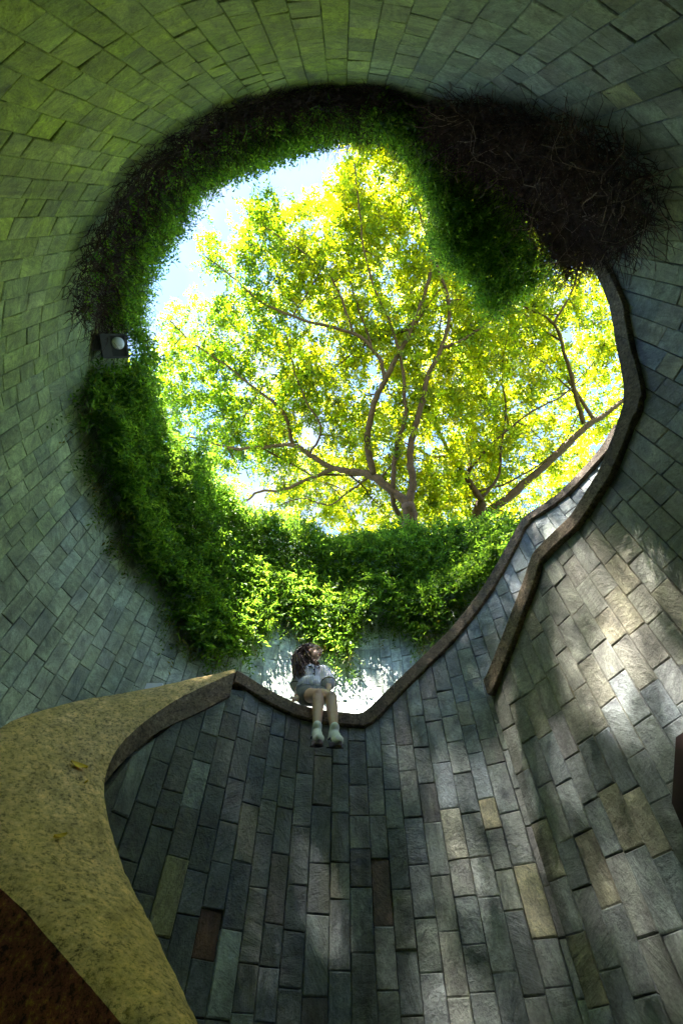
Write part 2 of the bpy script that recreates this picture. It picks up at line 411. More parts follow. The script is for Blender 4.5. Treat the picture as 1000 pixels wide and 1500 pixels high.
def lay_coping(root, plan, q0, q1, step, mat, over=.035, back=.30):
    q = q0
    while q < q1 - .02:
        e = q + step * rnd.uniform(.85, 1.15)
        if q1 - e < step * .4: e = q1
        V = []; Fc = []; m = max(3, int((e - q) / .04) + 1); prof_n = 8
        for i in range(m):
            s = q + .0015 + (e - q - .003) * i / (m - 1)
            p, nn = plan.at(s); zt = plan.zt(s); hv = plan.h(s); b = .012
            for d, z in ((over, -hv + b), (over, -b * 1.3), (over - b, 0), (-back + b, .0), (-back, -b), (-back, -hv + b), (-back + b, -hv), (over - b, -hv)):
                V.append((p[0] + nn[0] * (d + rnd.gauss(0, .0008)), p[1] + nn[1] * d, zt + z + rnd.gauss(0, .001)))
        for i in range(m - 1):
            for j in range(prof_n): k = (j + 1) % prof_n; Fc.append((i * prof_n + j, i * prof_n + k, (i + 1) * prof_n + k, (i + 1) * prof_n + j))
        Fc += [tuple(range(prof_n))[::-1], tuple(range((m - 1) * prof_n, m * prof_n))]
        link('coping_stone', mesh_py('coping_stone', V, Fc), mat, root)
        q = e

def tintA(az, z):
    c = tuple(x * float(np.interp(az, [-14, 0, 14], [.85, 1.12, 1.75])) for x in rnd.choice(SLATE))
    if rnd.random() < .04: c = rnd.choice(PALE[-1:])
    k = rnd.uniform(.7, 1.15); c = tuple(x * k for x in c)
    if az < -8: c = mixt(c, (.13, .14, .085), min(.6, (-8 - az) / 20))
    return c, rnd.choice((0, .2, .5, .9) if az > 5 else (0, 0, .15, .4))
def tintB(az, z):
    c = tuple(x * 1.25 for x in rnd.choice(SLATE + SLATE + SLATE + TAN))
    if z > 1.6 * SC and az < 62: c = mixt(c, rnd.choice(TAN), .6)  # warmth of the sun patches put into the upper tiles as tan
    if az > 70: c = mixt(c, (.27, .285, .11), min(.75, (az - 70) / 18))
    k = rnd.uniform(.8, 1.2); return tuple(x * k for x in c), rnd.choice((0, .3, .6, .9))
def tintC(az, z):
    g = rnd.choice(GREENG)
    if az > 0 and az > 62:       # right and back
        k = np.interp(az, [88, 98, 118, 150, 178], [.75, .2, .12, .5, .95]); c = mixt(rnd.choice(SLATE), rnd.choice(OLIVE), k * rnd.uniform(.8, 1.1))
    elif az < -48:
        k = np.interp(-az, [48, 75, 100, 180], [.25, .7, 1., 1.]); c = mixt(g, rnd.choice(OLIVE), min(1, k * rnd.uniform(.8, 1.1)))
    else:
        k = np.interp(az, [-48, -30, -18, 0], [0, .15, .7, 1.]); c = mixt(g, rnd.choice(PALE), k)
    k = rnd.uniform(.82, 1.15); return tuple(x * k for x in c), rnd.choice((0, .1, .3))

LB = (.17 * SC, .36 * SC)
wallA = empty('parapet_wall', (0, 3.4 * SC, FLOOR), 'curved slate parapet under the seated woman, dark long tiles and dipping brown granite coping', 'wall')
lay_core(wallA, planA, FLOOR, planA.h)
RUST = (.17, .09, .06)
spA = [(717, 1200, (.66, .60, .46), .004), (755, 1338, (.6, .55, .43), .004), (690, 1060, (.4, .4, .38), None), (655, 1320, (.34, .37, .36), None), (560, 1190, (.3, .34, .35), None), (236, 1320, (.36, .34, .18), .012), (288, 1345, RUST, -.016), (588, 1310, (.2, .14, .13), -.014), (495, 1262, (.32, .32, .29), None), (658, 1200, (.42, .42, .38), None),
       (640, 1435, (.38, .39, .38), None), (602, 1205, (.22, .25, .33), None), (625, 1160, (.24, .23, .26), None), (360, 1200, (.2, .22, .18), None)]
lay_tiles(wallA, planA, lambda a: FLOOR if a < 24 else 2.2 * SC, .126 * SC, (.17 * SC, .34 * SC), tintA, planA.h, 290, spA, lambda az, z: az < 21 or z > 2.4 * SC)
qpk = float(np.interp(-15.3, planA.az, planA.s))
lay_coping(wallA, planA, qpk, planA.L, .75 * SC, M_GRAN)

wallB = empty('spiral_wall', (2.5 * SC, 1.2 * SC, FLOOR), 'right hand slate wall catching sun patches, its granite edge curling upward', 'wall')
lay_core(wallB, planB, FLOOR, planB.h)
spB = [(905, 860, (.42, .38, .28), None)]
lay_tiles(wallB, planB, lambda a: FLOOR, .13 * SC, (.21 * SC, .33 * SC), tintB, planB.h, 295, spB)
lay_coping(wallB, planB, 0.0, planB.L, .8 * SC, M_GRAN, .05)

wallC = empty('shaft_wall', (0, CY - CR, FLOOR), 'tall round green stone wall closing overhead with creepers hanging from its rim', 'wall')
lay_core(wallC, planC, FLOOR, lambda q: 0.02, .35)
def seenC(az, z):
    r = r_cyl(az)
    if -40 < az < 62 and r / z > np.interp(az, [-40, -33, -23, -15, 0, 3, 15, 23, 36, 56], [2.2, 1.8, 1.53, 1.38, 1.6, 1.6, 1.2, 1.05, .82, .75]): return False
    return True
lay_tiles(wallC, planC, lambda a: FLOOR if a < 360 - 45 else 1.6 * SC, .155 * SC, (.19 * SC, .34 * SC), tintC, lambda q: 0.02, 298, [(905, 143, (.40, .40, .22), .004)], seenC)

# ------------------------------------------------------------------ setting: floor, landing, ground above
def ring(name, inner, outer, z, mat, a0=0, a1=360, n=96, cy=CY):
    V = []; Fc = []
    for i in range(n + 1):
        a = math.radians(a0 + (a1 - a0) * i / n)
        for r in (inner, outer): V.append((r * math.sin(a), cy + r * math.cos(a), z))
    for i in range(n): Fc.append((2 * i, 2 * i + 1, 2 * i + 3, 2 * i + 2))
    return tag(link(name, mesh_py(name, V, Fc), mat), kind='structure')
ring('floor', 0.001, CR + .1, FLOOR + .01, M_CONC)
V = []; Fc = []; nr = [CR + .3, CR + .9, CR + 1.6, CR + 2.6, CR + 4, CR + 7, CR + 14, 40, 120, 900]; na = 144
for i in range(na + 1):
    a = 2 * math.pi * i / na
    for r in nr:
        x, y = r * math.sin(a), CY + r * math.cos(a); az = math.degrees(math.atan2(x, y)); k = float(np.interp(az, [2, 24, 92, 112], [0, 1, 1, 0])); zz = HT - .25
        low = min(zz, math.hypot(x, y) / 1.02); V.append((x, y, zz * (1 - k) + low * k))
nn_ = len(nr)
for i in range(na):
    for j in range(nn_ - 1): b_ = i * nn_ + j; Fc.append((b_, b_ + 1, b_ + nn_ + 1, b_ + nn_))
tag(link('ground', mesh_py('ground', V, Fc, True), M_GRASS), kind='structure')
ring('lower_ground', CR + .12, 900, FLOOR - .3, M_EARTH)
V = []; Fc = []; azl = np.arange(-24, 47, 1.5)
for a in azl:
    A = math.radians(a)
    for r in (max(float(r_A(a)), 3.1 * SC) + .1, r_cyl(a) - .02): V.append((r * math.sin(A), r * math.cos(A), 1.3 * SC + max(0, a) * .012))
for i in range(len(azl) - 1): Fc.append((2 * i, 2 * i + 1, 2 * i + 3, 2 * i + 2))
tag(link('stair_landing', mesh_py('stair_landing', V, Fc), M_CONC), kind='structure')

# ------------------------------------------------------------------ granite banister curling down on the left
def catmull(P, n):
    P = np.asarray(P, float); out = []; m = len(P)
    for q in np.linspace(0, m - 1 - 1e-6, n):
        i = int(q); t = q - i
        p0, p1, p2, p3 = P[max(i - 1, 0)], P[i], P[i + 1], P[min(i + 2, m - 1)]
        out.append(.5 * (2 * p1 + (p2 - p0) * t + (2 * p0 - 5 * p1 + 4 * p2 - p3) * t * t + (3 * p1 - p0 - 3 * p2 + p3) * t ** 3))
    return np.array(out)
ban = empty('granite_banister', at_r(200, 1200, 2.7 * SC) * np.array([1, 1, 0]) + np.array([0, 0, FLOOR]), 'broad speckled granite banister swooping down on the left with yellow lichen', 'banister')
Rp = [at_r(345, 983, 3.14 * SC), at_r(298, 1004, 3.09 * SC), at_r(250, 1029, 3.03 * SC), at_r(200, 1066, 2.95 * SC), at_r(167, 1105, 2.86 * SC), at_r(154, 1160, 2.74 * SC), at_r(178, 1255, 2.55 * SC), at_r(230, 1370, 2.33 * SC), at_r(285, 1500, 2.08 * SC), at_r(335, 1640, 1.85 * SC)]
Lp = [at_r(344, 980, 3.30 * SC), at_r(298, 993, 3.25 * SC), at_r(240, 1006, 3.22 * SC), at_r(170, 1018, 3.17 * SC), at_r(95, 1030, 3.08 * SC), at_r(-5, 1070, 2.85 * SC), at_r(-60, 1205, 2.45 * SC), at_r(58, 1350, 2.08 * SC), at_r(187, 1500, 1.86 * SC), at_r(290, 1650, 1.65 * SC)]
nS, nW = 90, 14
RR, LL = catmull(Rp, nS), catmull(Lp, nS)
V = []; Fc = []
for i in range(nS):
    for j in range(nW + 1):
        t = j / nW; p = RR[i] * (1 - t) + LL[i] * t
        edge = min(t, 1 - t) * nW
        p = p + np.array([0, 0, 1]) * (.065 * math.sin(math.pi * t) ** .6 * min(1, i / 14) + rnd.gauss(0, .0022) - (.012 if edge < .5 else 0)); V.append(p)
for i in range(nS - 1):
    for j in range(nW): a = i * (nW + 1) + j; Fc.append((a, a + nW + 1, a + nW + 2, a + 1))
link('banister_top', mesh_py('banister_top', V, Fc, True), M_GRANL, ban)
V = []; Fc = []
for i in range(nS):     # inner (R) face with the overhang, outer (L) face, both carried to the floor
    k = min(1, i / 40.); c = (RR[i] + LL[i]) / 2; d = c - RR[i]; d[2] = 0; d /= np.linalg.norm(d) + 1e-9
    hv = .25 + .02 * math.sin(i * .2)
    V += [RR[i] + [0, 0, -.012], RR[i] + [0, 0, -hv], RR[i] + d * .10 + [0, 0, -hv - .002], np.array([*(RR[i] + d * .10)[:2], FLOOR])]
    V += [LL[i] + [0, 0, -.012], LL[i] + [0, 0, -.6], np.array([*LL[i][:2], FLOOR])]
for i in range(nS - 1):
    a, b = i * 7, i * 7 + 7
    for j in (0, 1, 2, 4, 5): Fc.append((a + j, a + j + 1, b + j + 1, b + j))
link('banister_lip', mesh_py('banister_lip', V, [f for f in Fc if f[0] % 7 < 3], False), M_GRAN, ban)
link('banister_side', mesh_py('banister_side', V, [f for f in Fc if f[0] % 7 > 3], False), M_GRANB, ban)

# ------------------------------------------------------------------ leaves
def leaf_quads(B, D, Nn, ln, wd, col, fold=.25):
    """B base points, D directions, Nn normals: a folded four-cornered leaf each (two triangles as quads 4 verts -> 2 tris)"""
    n = len(B); D = D / (np.linalg.norm(D, axis=1)[:, None] + 1e-9)
    Sd = np.cross(D, Nn); Sd /= np.linalg.norm(Sd, axis=1)[:, None] + 1e-9; Nn = np.cross(Sd, D)
    ln = ln[:, None]; wd = wd[:, None]
    v0 = B; v2 = B + D * ln
    v1 = B + D * ln * .45 + Sd * wd * .5 + Nn * wd * fold; v3 = B + D * ln * .45 - Sd * wd * .5 + Nn * wd * fold
    V = np.stack([v0, v1, v2, v3], 1).reshape(-1, 3); i = np.arange(n) * 4
    Fq = np.concatenate([np.stack([i, i + 1, i + 2], 1), np.stack([i, i + 2, i + 3], 1)])
    return V, Fq, np.repeat(np.concatenate([col, np.ones((n, 1))], 1), 4, 0)
def unit(v): return v / (np.linalg.norm(v, axis=1)[:, None] + 1e-9)
def palette(n, cols, spread=.2):
    c = np.array(cols)[rng.integers(0, len(cols), n)]; return np.clip(c * (1 + rng.normal(0, spread, (n, 1))), .004, .6)
LAMP = at_r(166, 507, r_cyl(-63.4) - .28)
def sprays(base, out, m, length, lln, lwd, cols, droop=.8, lift=.3):
    """fern-like sprays: m leaflets along each bent stem"""
    dl = LAMP / np.linalg.norm(LAMP); tl = base @ dl; k_ = np.linalg.norm(base - tl[:, None] * dl, axis=1) > .36
    base, out = base[k_], np.broadcast_to(out, (len(k_), 3))[k_]
    n = len(base); d = unit(out + rng.normal(0, .55, (n, 3)))
    L = length * rng.uniform(.5, 1.25, n); cc = palette(n, cols)
    B = []; D = []; NN = []; C = []; st = []
    side = unit(np.cross(d, rng.normal(0, 1, (n, 3))))
    for k in range(m):
        t = (k + .4) / m
        p = base + d * (L * t)[:, None] + np.array([0, 0, -1.]) * (droop * L * t * t)[:, None]
        tang = unit(d + np.array([0, 0, -1.]) * (2 * droop * t))
        s = side * (1 if k % 2 else -1)
        B.append(p); D.append(unit(tang * .75 + s + rng.normal(0, .25, (n, 3)))); NN.append(unit(np.cross(tang, s) + rng.normal(0, .4, (n, 3)))); C.append(cc * (1 + rng.normal(0, .12, (n, 1))))
    B, D, NN, C = map(np.concatenate, (B, D, NN, C)); q = len(B)
    return leaf_quads(B, D, NN, lln * rng.uniform(.65, 1.3, q), lwd * rng.uniform(.7, 1.2, q), np.clip(C, .004, .6))
def stems(base, d, L, rad, seg=5, wob=.12, droop=.4):
    mb = MB()
    for p, dd, l in zip(base, d, L):
        P = [np.array(p)]; v = np.array(dd, float)
        for k in range(seg):
            v = v + np.array([rnd.gauss(0, wob), rnd.gauss(0, wob), rnd.gauss(0, wob) - droop / seg]); v /= np.linalg.norm(v); P.append(P[-1] + v * l / seg)
        mb.tube(P, np.linspace(rad, rad * .4, len(P)), 3)
    return mb
def wall_pts(n, az0, az1, z0, z1, rf):
    """random points spread evenly over a wall's face"""
    a = rng.uniform(az0, az1, n); z = rng.uniform(z0, z1, n); r = np.array([float(rf((x + 180) % 360 - 180)) for x in a]); A = np.radians(a)
    P = np.stack([r * np.sin(A), r * np.cos(A), z], 1)
    Nn = np.stack([-P[:, 0], CY - P[:, 1], 0 * z], 1); return P, unit(Nn), a
def r_any(az):
    return float(r_B(az)) if 20 < az < 93 else r_cyl(az)
def clumpy(P, f, seed=0):
    """cheap smooth 3-D noise in 0..1"""
    g = np.random.default_rng(seed); v = np.zeros(len(P))
    for k in range(6):
        K = g.normal(0, f, 3); v += np.sin(P @ K + g.uniform(0, 6.28))
    return v / 6 + .5
GREEN_IVY = [(.055, .125, .018), (.08, .155, .022), (.045, .10, .017), (.10, .175, .026), (.065, .14, .028)]
FRESH_IVY = [(.12, .22, .028), (.15, .245, .034), (.095, .185, .026)]
# --- creeper over the far and left wall
front_poly = [(146, 528), (112, 592), (128, 640), (134, 690), (165, 760), (190, 830), (215, 845), (240, 860), (258, 925), (292, 962), (330, 968), (360, 950), (385, 930), (412, 905), (440, 928), (480, 958), (505, 968), (530, 930), (560, 905), (590, 925), (620, 940), (650, 915), (690, 880), (1000, 800), (1000, 300), (146, 300)]
P, Nn, a = wall_pts(21000, -66, 46, 3.0 * SC, HT + .05, r_cyl)
kz = P[:, 2] < ztop_C(a) + .05; P, Nn, a = P[kz], Nn[kz], a[kz]
k = inpoly(proj(P), front_poly); P, Nn, a = P[k], Nn[k], a[k]
edge = clumpy(P, 2.4, 3)
depthv = .08 + .75 * np.clip(edge, 0, 1) ** 1.6 * np.clip((P[:, 2] - 3.6 * SC) / 2.0, .25, 1)
base = P + Nn * (depthv * rng.uniform(.12, 1, len(P)) ** .7)[:, None]
iv1 = empty('creeper', (0, CY + CR - .1, HT), 'dense green creeper draped over the far left wall behind the seated woman', 'creeper', None)
tan_ = np.stack([-Nn[:, 1], Nn[:, 0], 0 * a], 1) * rng.choice([-1, 1], len(P))[:, None]
V1 = sprays(base, Nn * .7 + tan_ * .8 + [0, 0, .25], 8, .30, .088, .034, GREEN_IVY, .5)
kk = rng.random(len(P)) < .22
V2 = sprays(base[kk] + Nn[kk] * .06, Nn[kk] + tan_[kk] * .7 + [0, 0, .45], 8, .25, .075, .029, FRESH_IVY, .6)
def joined(name, parts, mat, parent, kind='stuff'):
    V = []; Fq = []; C = []; o = 0
    for v, f, c in parts: V.append(v); Fq.append(f + o); C.append(c); o += len(v)
    return link(name, mesh_np(name, np.concatenate(V), np.concatenate(Fq), np.concatenate(C)), mat, parent, kind)
low = ~inpoly(proj(P - [0, 0, .30]), front_poly) & (rng.random(len(P)) < .20)
Pd, Nd = P[low], Nn[low]
Pd = np.concatenate([Pd + Nd * .06 - [0, 0, d_] + rng.normal(0, .03, Pd.shape) for d_ in (.1, .25, .42)][:3]); Nd = np.concatenate([Nd] * 3)
thin = rng.random(len(Pd)) < np.repeat([.9, .6, .3], len(Pd) // 3); Pd, Nd = Pd[thin], Nd[thin]
V4 = sprays(Pd, Nd * .3 + [0, 0, -.9], 8, .30, .062, .026, GREEN_IVY + [(.10, .095, .02)], .3)
link('trailing_stem', stems(P[low] + Nn[low] * .05, Nn[low] * .15 + [0, 0, -1.], rng.uniform(.3, .75, low.sum()), .005, 6, .1, .3).mesh('trailing_stem'), M_STEMG, iv1, 'stuff')
# bushy growth on top of the wall
Pt, Nt, at_ = wall_pts(3600, -60, 46, HT - .15, HT + .55, r_cyl)
Pt[:, 2] += ztop_C(at_) - HT
ztt = ztop_C(at_)
Pt = Pt - Nt * rng.uniform(-.15, .7, len(Pt))[:, None]
kk = (clumpy(Pt, 1.6, 9) + (ztt + .25 - Pt[:, 2]) * 1.2) > .45; Pt, Nt = Pt[kk], Nt[kk]
V3 = sprays(Pt, Nt * .4 + [0, 0, .7], 9, .26, .065, .027, GREEN_IVY + FRESH_IVY, .5)
joined('foliage', [V1, V2, V3, V4], M_ILEAF, iv1)
sel = rng.choice(len(P), 420)
link('vine_stem', stems(P[sel] + Nn[sel] * .05, tan_[sel] * .3 + Nn[sel] * .3 + [0, 0, -.8], rng.uniform(.2, .6, 420), .006).mesh('vine_stem'), M_STEM, iv1, 'stuff')

# --- creeper round the near rim overhead
iv2 = empty('creeper', (0, CY - CR + .1, HT), 'creeper fringe hanging from the overhead rim at upper left, dark stems below', 'creeper')
mat_poly = [(140, 500), (92, 450), (100, 390), (125, 330), (165, 270), (215, 215), (270, 178), (330, 150), (400, 132), (480, 122), (560, 124), (590, 138), (640, 200), (500, 400), (200, 520)]
P, Nn, a = wall_pts(30000, -215, -64, 4.5 * SC, HT, r_any)
k = inpoly(proj(P) + np.array([0, 0, 0]), mat_poly); P, Nn, a = P[k], Nn[k], a[k]
tn = np.stack([-Nn[:, 1], Nn[:, 0], 0 * a], 1) * rng.choice([-1, 1], len(P))[:, None]
ns = min(len(P), 9000); s_ = rng.permutation(len(P))[:ns]
link('vine_stem', stems(P[s_] + Nn[s_] * rng.uniform(.01, .16, ns)[:, None], tn[s_] * .8 + Nn[s_] * .35 + rng.normal(0, .5, (ns, 3)), rng.uniform(.15, .55, ns), .0042, 5, .38).mesh('vine_stem'), M_STEM, iv2, 'stuff')
Pl, Nl, al = wall_pts(8000, -206, -66, HT - .95, HT + .12, r_any)
bulge = .1 + .2 * np.clip(clumpy(Pl, 2.2, 5), 0, 1)
bl = Pl + Nl * (bulge * rng.uniform(-.25, 1.1, len(Pl)))[:, None]
V1 = sprays(bl, Nl * .9 + [0, 0, -.1], 9, .26, .058, .027, GREEN_IVY + FRESH_IVY, .6)
s2 = rng.permutation(len(P))[:700]
V2 = sprays(P[s2] + Nn[s2] * .15, Nn[s2] + [0, 0, -.3], 8, .2, .045, .02, GREEN_IVY, .7)
joined('foliage', [V1, V2], M_ILEAF, iv2)

# --- heavy clump at the upper right
iv3 = empty('creeper', (1.6 * SC, -.6 * SC, HT), 'heavy clump of creeper with tangled dark roots hanging at upper right', 'creeper')
clump_poly = [(600, 165), (640, 148), (700, 135), (770, 150), (850, 165), (925, 190), (975, 245), (985, 300), (950, 335), (915, 352), (880, 372), (855, 385), (700, 420), (600, 260)]
P, Nn, a = wall_pts(60000, 78, 150, 3.2 * SC, HT, r_any)
P[:, 2] = np.minimum(P[:, 2], np.where(a < 106, np.interp(a, ZBX[-6:], ZBZ[-6:]), HT) - .01)
k = inpoly(proj(P), clump_poly); P, Nn, a = P[k], Nn[k], a[k]
tn = np.stack([-Nn[:, 1], Nn[:, 0], 0 * a], 1) * rng.choice([-1, 1], len(P))[:, None]
ns = min(len(P), 9000); s_ = rng.permutation(len(P))[:ns]
link('vine_stem', stems(P[s_] + Nn[s_] * rng.uniform(.0, .28, ns)[:, None], tn[s_] * .8 + Nn[s_] * .3 + rng.normal(0, .6, (ns, 3)), rng.uniform(.15, .6, ns), .0042, 5, .42).mesh('vine_stem'), M_STEM, iv3, 'stuff')
Pl, Nl, al = wall_pts(6500, 82, 160, HT - 1.15, HT + .1, r_any)
zcap = np.where(al < 106, np.interp(al, ZBX[-6:], ZBZ[-6:]), HT)
Pl[:, 2] = np.minimum(Pl[:, 2], zcap + .12)
IN = sorted((azr(x, y)[0], azr(x, y)[1]) for x, y in [(570, 172), (604, 205), (628, 270), (655, 325), (690, 372), (740, 408), (790, 412), (830, 405), (866, 385)])
rin = np.interp(al, [p[0] for p in IN], [p[1] for p in IN]) * Pl[:, 2]; rw_ = np.hypot(Pl[:, 0], Pl[:, 1])
# follow the hanging edge in space: push inwards along the wall's normal until that distance from the plumb line
win = np.clip((rw_ - rin) / np.maximum(.35, -(Nl[:, 0] * Pl[:, 0] + Nl[:, 1] * Pl[:, 1]) / rw_), .06, 1.1)
bl = Pl + Nl * (win * rng.uniform(.2, 1.0, len(Pl)) ** .8)[:, None]
V1 = sprays(bl, Nl * .6 + [0, 0, -.25], 9, .28, .056, .027, GREEN_IVY + FRESH_IVY, .7)
pq = proj(P); kq = inpoly(pq, [(600, 190), (660, 175), (720, 215), (780, 240), (800, 330), (790, 385), (700, 400)]) & (clumpy(P, 3., 21) > .42)
Pq, Nq = P[kq], Nn[kq]; s3 = rng.permutation(len(Pq))[:900]
V2 = sprays(Pq[s3] + Nq[s3] * rng.uniform(.15, .5, len(s3))[:, None], Nq[s3] * .5 + [0, 0, -.5], 9, .26, .054, .028, [(.17, .29, .04), (.13, .24, .03)], .5)
joined('foliage', [V1, V2], M_ILEAF, iv3)
s4 = rng.permutation(len(P))[:260]; M_STEMP = plain('dry_stem', (.30, .21, .15), .9, 15, .4)
link('dry_twigs', stems(P[s4] + Nn[s4] * rng.uniform(.12, .36, 260)[:, None], tn[s4] + rng.normal(0, .5, (260, 3)), rng.uniform(.3, .9, 260), .0045, 7, .4).mesh('dry_twigs'), M_STEMP, iv3, 'stuff')

# ------------------------------------------------------------------ trees
OPEN = [(150, 90), (1000, 90), (1060, 420), (1010, 680), (820, 800), (690, 850), (380, 850), (230, 700), (120, 520)]
SKY = [(150, 530), (236, 530), (240, 500), (228, 478), (262, 446), (300, 452), (338, 440), (322, 400), (290, 366), (290, 346), (340, 350), (366, 330), (358, 300), (372, 288), (400, 296), (480, 288), (520, 215), (480, 175), (300, 100), (100, 200), (80, 450)]
def limb_pts(px, zs):
    P = [at_z(x, y, z) for (x, y), z in zip(px, zs)]
    return catmull(P, max(8, len(px) * 5))
TREE_COLS = [(.075, .105, .012), (.09, .118, .012), (.06, .098, .014), (.105, .120, .012), (.048, .085, .015)]
def grow_tree(root, limbs, rad0, attract, leaf_n, leaf_len, cols, trunk_idx=0):
    nodes = []; rads = []
    for li, (P, r0, r1) in enumerate(limbs):
        R = np.linspace(r0, r1, len(P)); wob = rng.normal(0, .012, P.shape); wob[0] = 0
        V, Fc = tube_arrays(P + wob, R * (1 + rng.normal(0, .05, len(P))), 8)
        link('trunk' if li <= trunk_idx else 'branch', mesh_py('limb', V, Fc, True), M_BARK, root)
        if li > trunk_idx: nodes += list(P); rads += list(R)
    nodes = np.array(nodes); rads = np.array(rads)
    mb = MB()
    for k in range(80):         # secondary boughs forking off the limbs
        j = rnd.randrange(len(nodes)); q = attract[rnd.randrange(len(attract))] - [0, 0, .45]; p = nodes[j]; L = np.linalg.norm(q - p)
        if not .9 < L < 3.9 or rads[j] < .025: continue
        mid = p * .5 + q * .5 + rng.normal(0, .07 * L, 3) + [0, 0, .08 * L]
        P = catmull([p, p * .55 + mid * .45, mid, mid * .4 + q * .6 + rng.normal(0, .05 * L, 3), q], 14); r_ = np.linspace(min(rads[j] * .7, .018 + .013 * L), .010, 14)
        link('branch', mesh_py('branch', *tube_arrays(P, r_, 6), True), M_BARK, root)
        nodes = np.concatenate([nodes, P[2:]]); rads = np.concatenate([rads, r_[2:]])
    # twigs: every attractor reaches for the nearest wood already grown
    d0 = np.array([np.min(np.linalg.norm(nodes - q, axis=1)) for q in attract]); order = np.argsort(d0)
    N_ = np.zeros((len(nodes) + len(attract) * 6, 3)); Rr = np.zeros(len(N_)); cnt = len(nodes); N_[:cnt] = nodes; Rr[:cnt] = rads
    mb = MB(); tips = []; dirs = []
    for qi in order:
        q = attract[qi]; dd = np.linalg.norm(N_[:cnt] - q, axis=1) + 1.5 * np.maximum(0, N_[:cnt, 2] - q[2]); j = int(np.argmin(dd)); p = N_[j]
        L = np.linalg.norm(q - p)
        if L < .05: continue
        seg = max(2, min(5, int(L / .3))); mid = (p + q) / 2 + rng.normal(0, .10 * L, 3) + np.array([0, 0, .06 * L])
        pts = [(1 - t) ** 2 * p + 2 * t * (1 - t) * mid + t * t * q for t in np.linspace(0, 1, seg + 1)]
        r0 = min(Rr[j] * .75, .018 + .02 * L); rr = np.linspace(r0, max(.006, r0 * .45), seg + 1)
        mb.tube(pts, rr, 4 if r0 < .02 else 5)
        for pt, r in zip(pts[1:], rr[1:]):
            N_[cnt] = pt; Rr[cnt] = r; cnt += 1
        tips.append(q); dirs.append((q - p) / L)
    link('twigs', mb.mesh('twigs', True), M_BARK, root, 'stuff')
    tips = np.array(tips); dirs = np.array(dirs); n = len(tips)
    ms = leaf_n // 10
    B = np.repeat(tips, ms, 0) + rng.normal(0, .16, (n * ms, 3)) * [1, 1, .6] - np.repeat(dirs, ms, 0) * rng.uniform(0, .45, (n * ms, 1))
    big = rng.uniform(.75, 1.25)
    V, Fq, C = sprays(B, np.repeat(dirs, ms, 0) * .6 + rng.normal(0, .55, B.shape) * [1, 1, .5], 10, .40, leaf_len * .95, leaf_len * .42, cols, .35)
    # left sprays: the weaker light on them is put into the leaf colour
    dimmed = np.repeat(proj(V.reshape(-1, 4, 3).mean(1))[:, 0] < 400 + rng.normal(0, 45, len(V) // 4), 4) & (V[:, 2] < 20)
    C[dimmed, :3] *= np.array([.42, .60, .8])
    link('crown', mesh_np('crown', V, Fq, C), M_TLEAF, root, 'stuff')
def attractors(n, poly, holes, zf, keep=None):
    out = []
    while len(out) < n:
        q = np.stack([rng.uniform(50, 1080, 4000), rng.uniform(60, 880, 4000)], 1); k = inpoly(q, poly)
        for hpoly in holes: k &= ~inpoly(q, hpoly)
        for x, y in q[k]:
            z = zf(x, y); p = at_z(x, y, z)
            if keep is None or keep(x, y, p): out.append(p)
            if len(out) >= n: break
    return np.array(out)
Z0 = 10.0
def zl(px, root_px, z0=Z0, k=.011, top=15.5):
    return [min(top, z0 + k * math.hypot(x - root_px[0], y - root_px[1])) for x, y in px]
T1 = (598, 742)
base1 = at_z(603, 788, 9.5)
t1 = empty('rain_tree', (base1[0] + .25, base1[1] + .6, HT - .25), 'big spreading tree behind the far wall, its forked trunk left of the other tree', 'tree', 'trees beyond the wall')
def L_(px, r0, r1, rp=T1, z0=Z0, k=.011): return (limb_pts(px, zl(px, rp, z0, k)), r0, r1)
trunk1 = catmull([np.array([base1[0] + .25, base1[1] + .6, HT - .4]), np.array([base1[0] + .12, base1[1] + .25, 8.4]), base1, at_z(601, 760, 9.8), at_z(597, 738, Z0)], 16)
limbs1 = [(trunk1, .26, .17),
    L_([(597, 738), (576, 720), (544, 696), (512, 690), (488, 686), (452, 666), (428, 652), (380, 655), (336, 656), (280, 640)], .13, .03),
    L_([(488, 687), (456, 700), (412, 718), (380, 720), (356, 736), (320, 745)], .06, .02),
    L_([(428, 652), (420, 616), (408, 596), (372, 568), (332, 536), (280, 500), (250, 470)], .06, .02),
    L_([(546, 696), (538, 648), (548, 592), (564, 556), (580, 524), (600, 488), (622, 430), (632, 380), (628, 320), (620, 270)], .10, .025),
    L_([(564, 556), (552, 520), (516, 488), (440, 468), (380, 440), (340, 405), (300, 375)], .06, .015),
    L_([(516, 488), (500, 440), (480, 400), (430, 360), (385, 330)], .04, .015),
    L_([(598, 736), (604, 708), (600, 668), (606, 636), (620, 580), (626, 552), (646, 510), (658, 454), (642, 398), (626, 350), (610, 300)], .11, .02),
    L_([(646, 510), (678, 498), (726, 462), (760, 420)], .05, .015),
    L_([(592, 770), (576, 736), (576, 700), (580, 656), (592, 616), (592, 580), (588, 530), (570, 470), (540, 400), (525, 300), (520, 240)], .08, .015),
    L_([(596, 786), (560, 784), (512, 786), (470, 790), (430, 770)], .08, .02),
    L_([(544, 696), (510, 720), (480, 740), (440, 730), (400, 745)], .035, .012),
    L_([(452, 666), (470, 630), (450, 590), (430, 540), (420, 490)], .035, .012)]
def zcrown(x, y):
    d = math.hypot(x - 600, y - 740); return min(17.5, 10.4 + .0105 * d + rng.uniform(-.2, 2.4) * (0.5 + d / 600))
big1 = clumpy
att1 = attractors(3000, OPEN, [SKY], zcrown, lambda x, y, p: x < 760 + rng.normal(0, 50) and (math.sin(x * .035 + 1) * math.sin(y * .041 + .5) + rng.normal(0, .5) > -.55))
grow_tree(t1, limbs1, .2, att1, 70, .14, TREE_COLS)
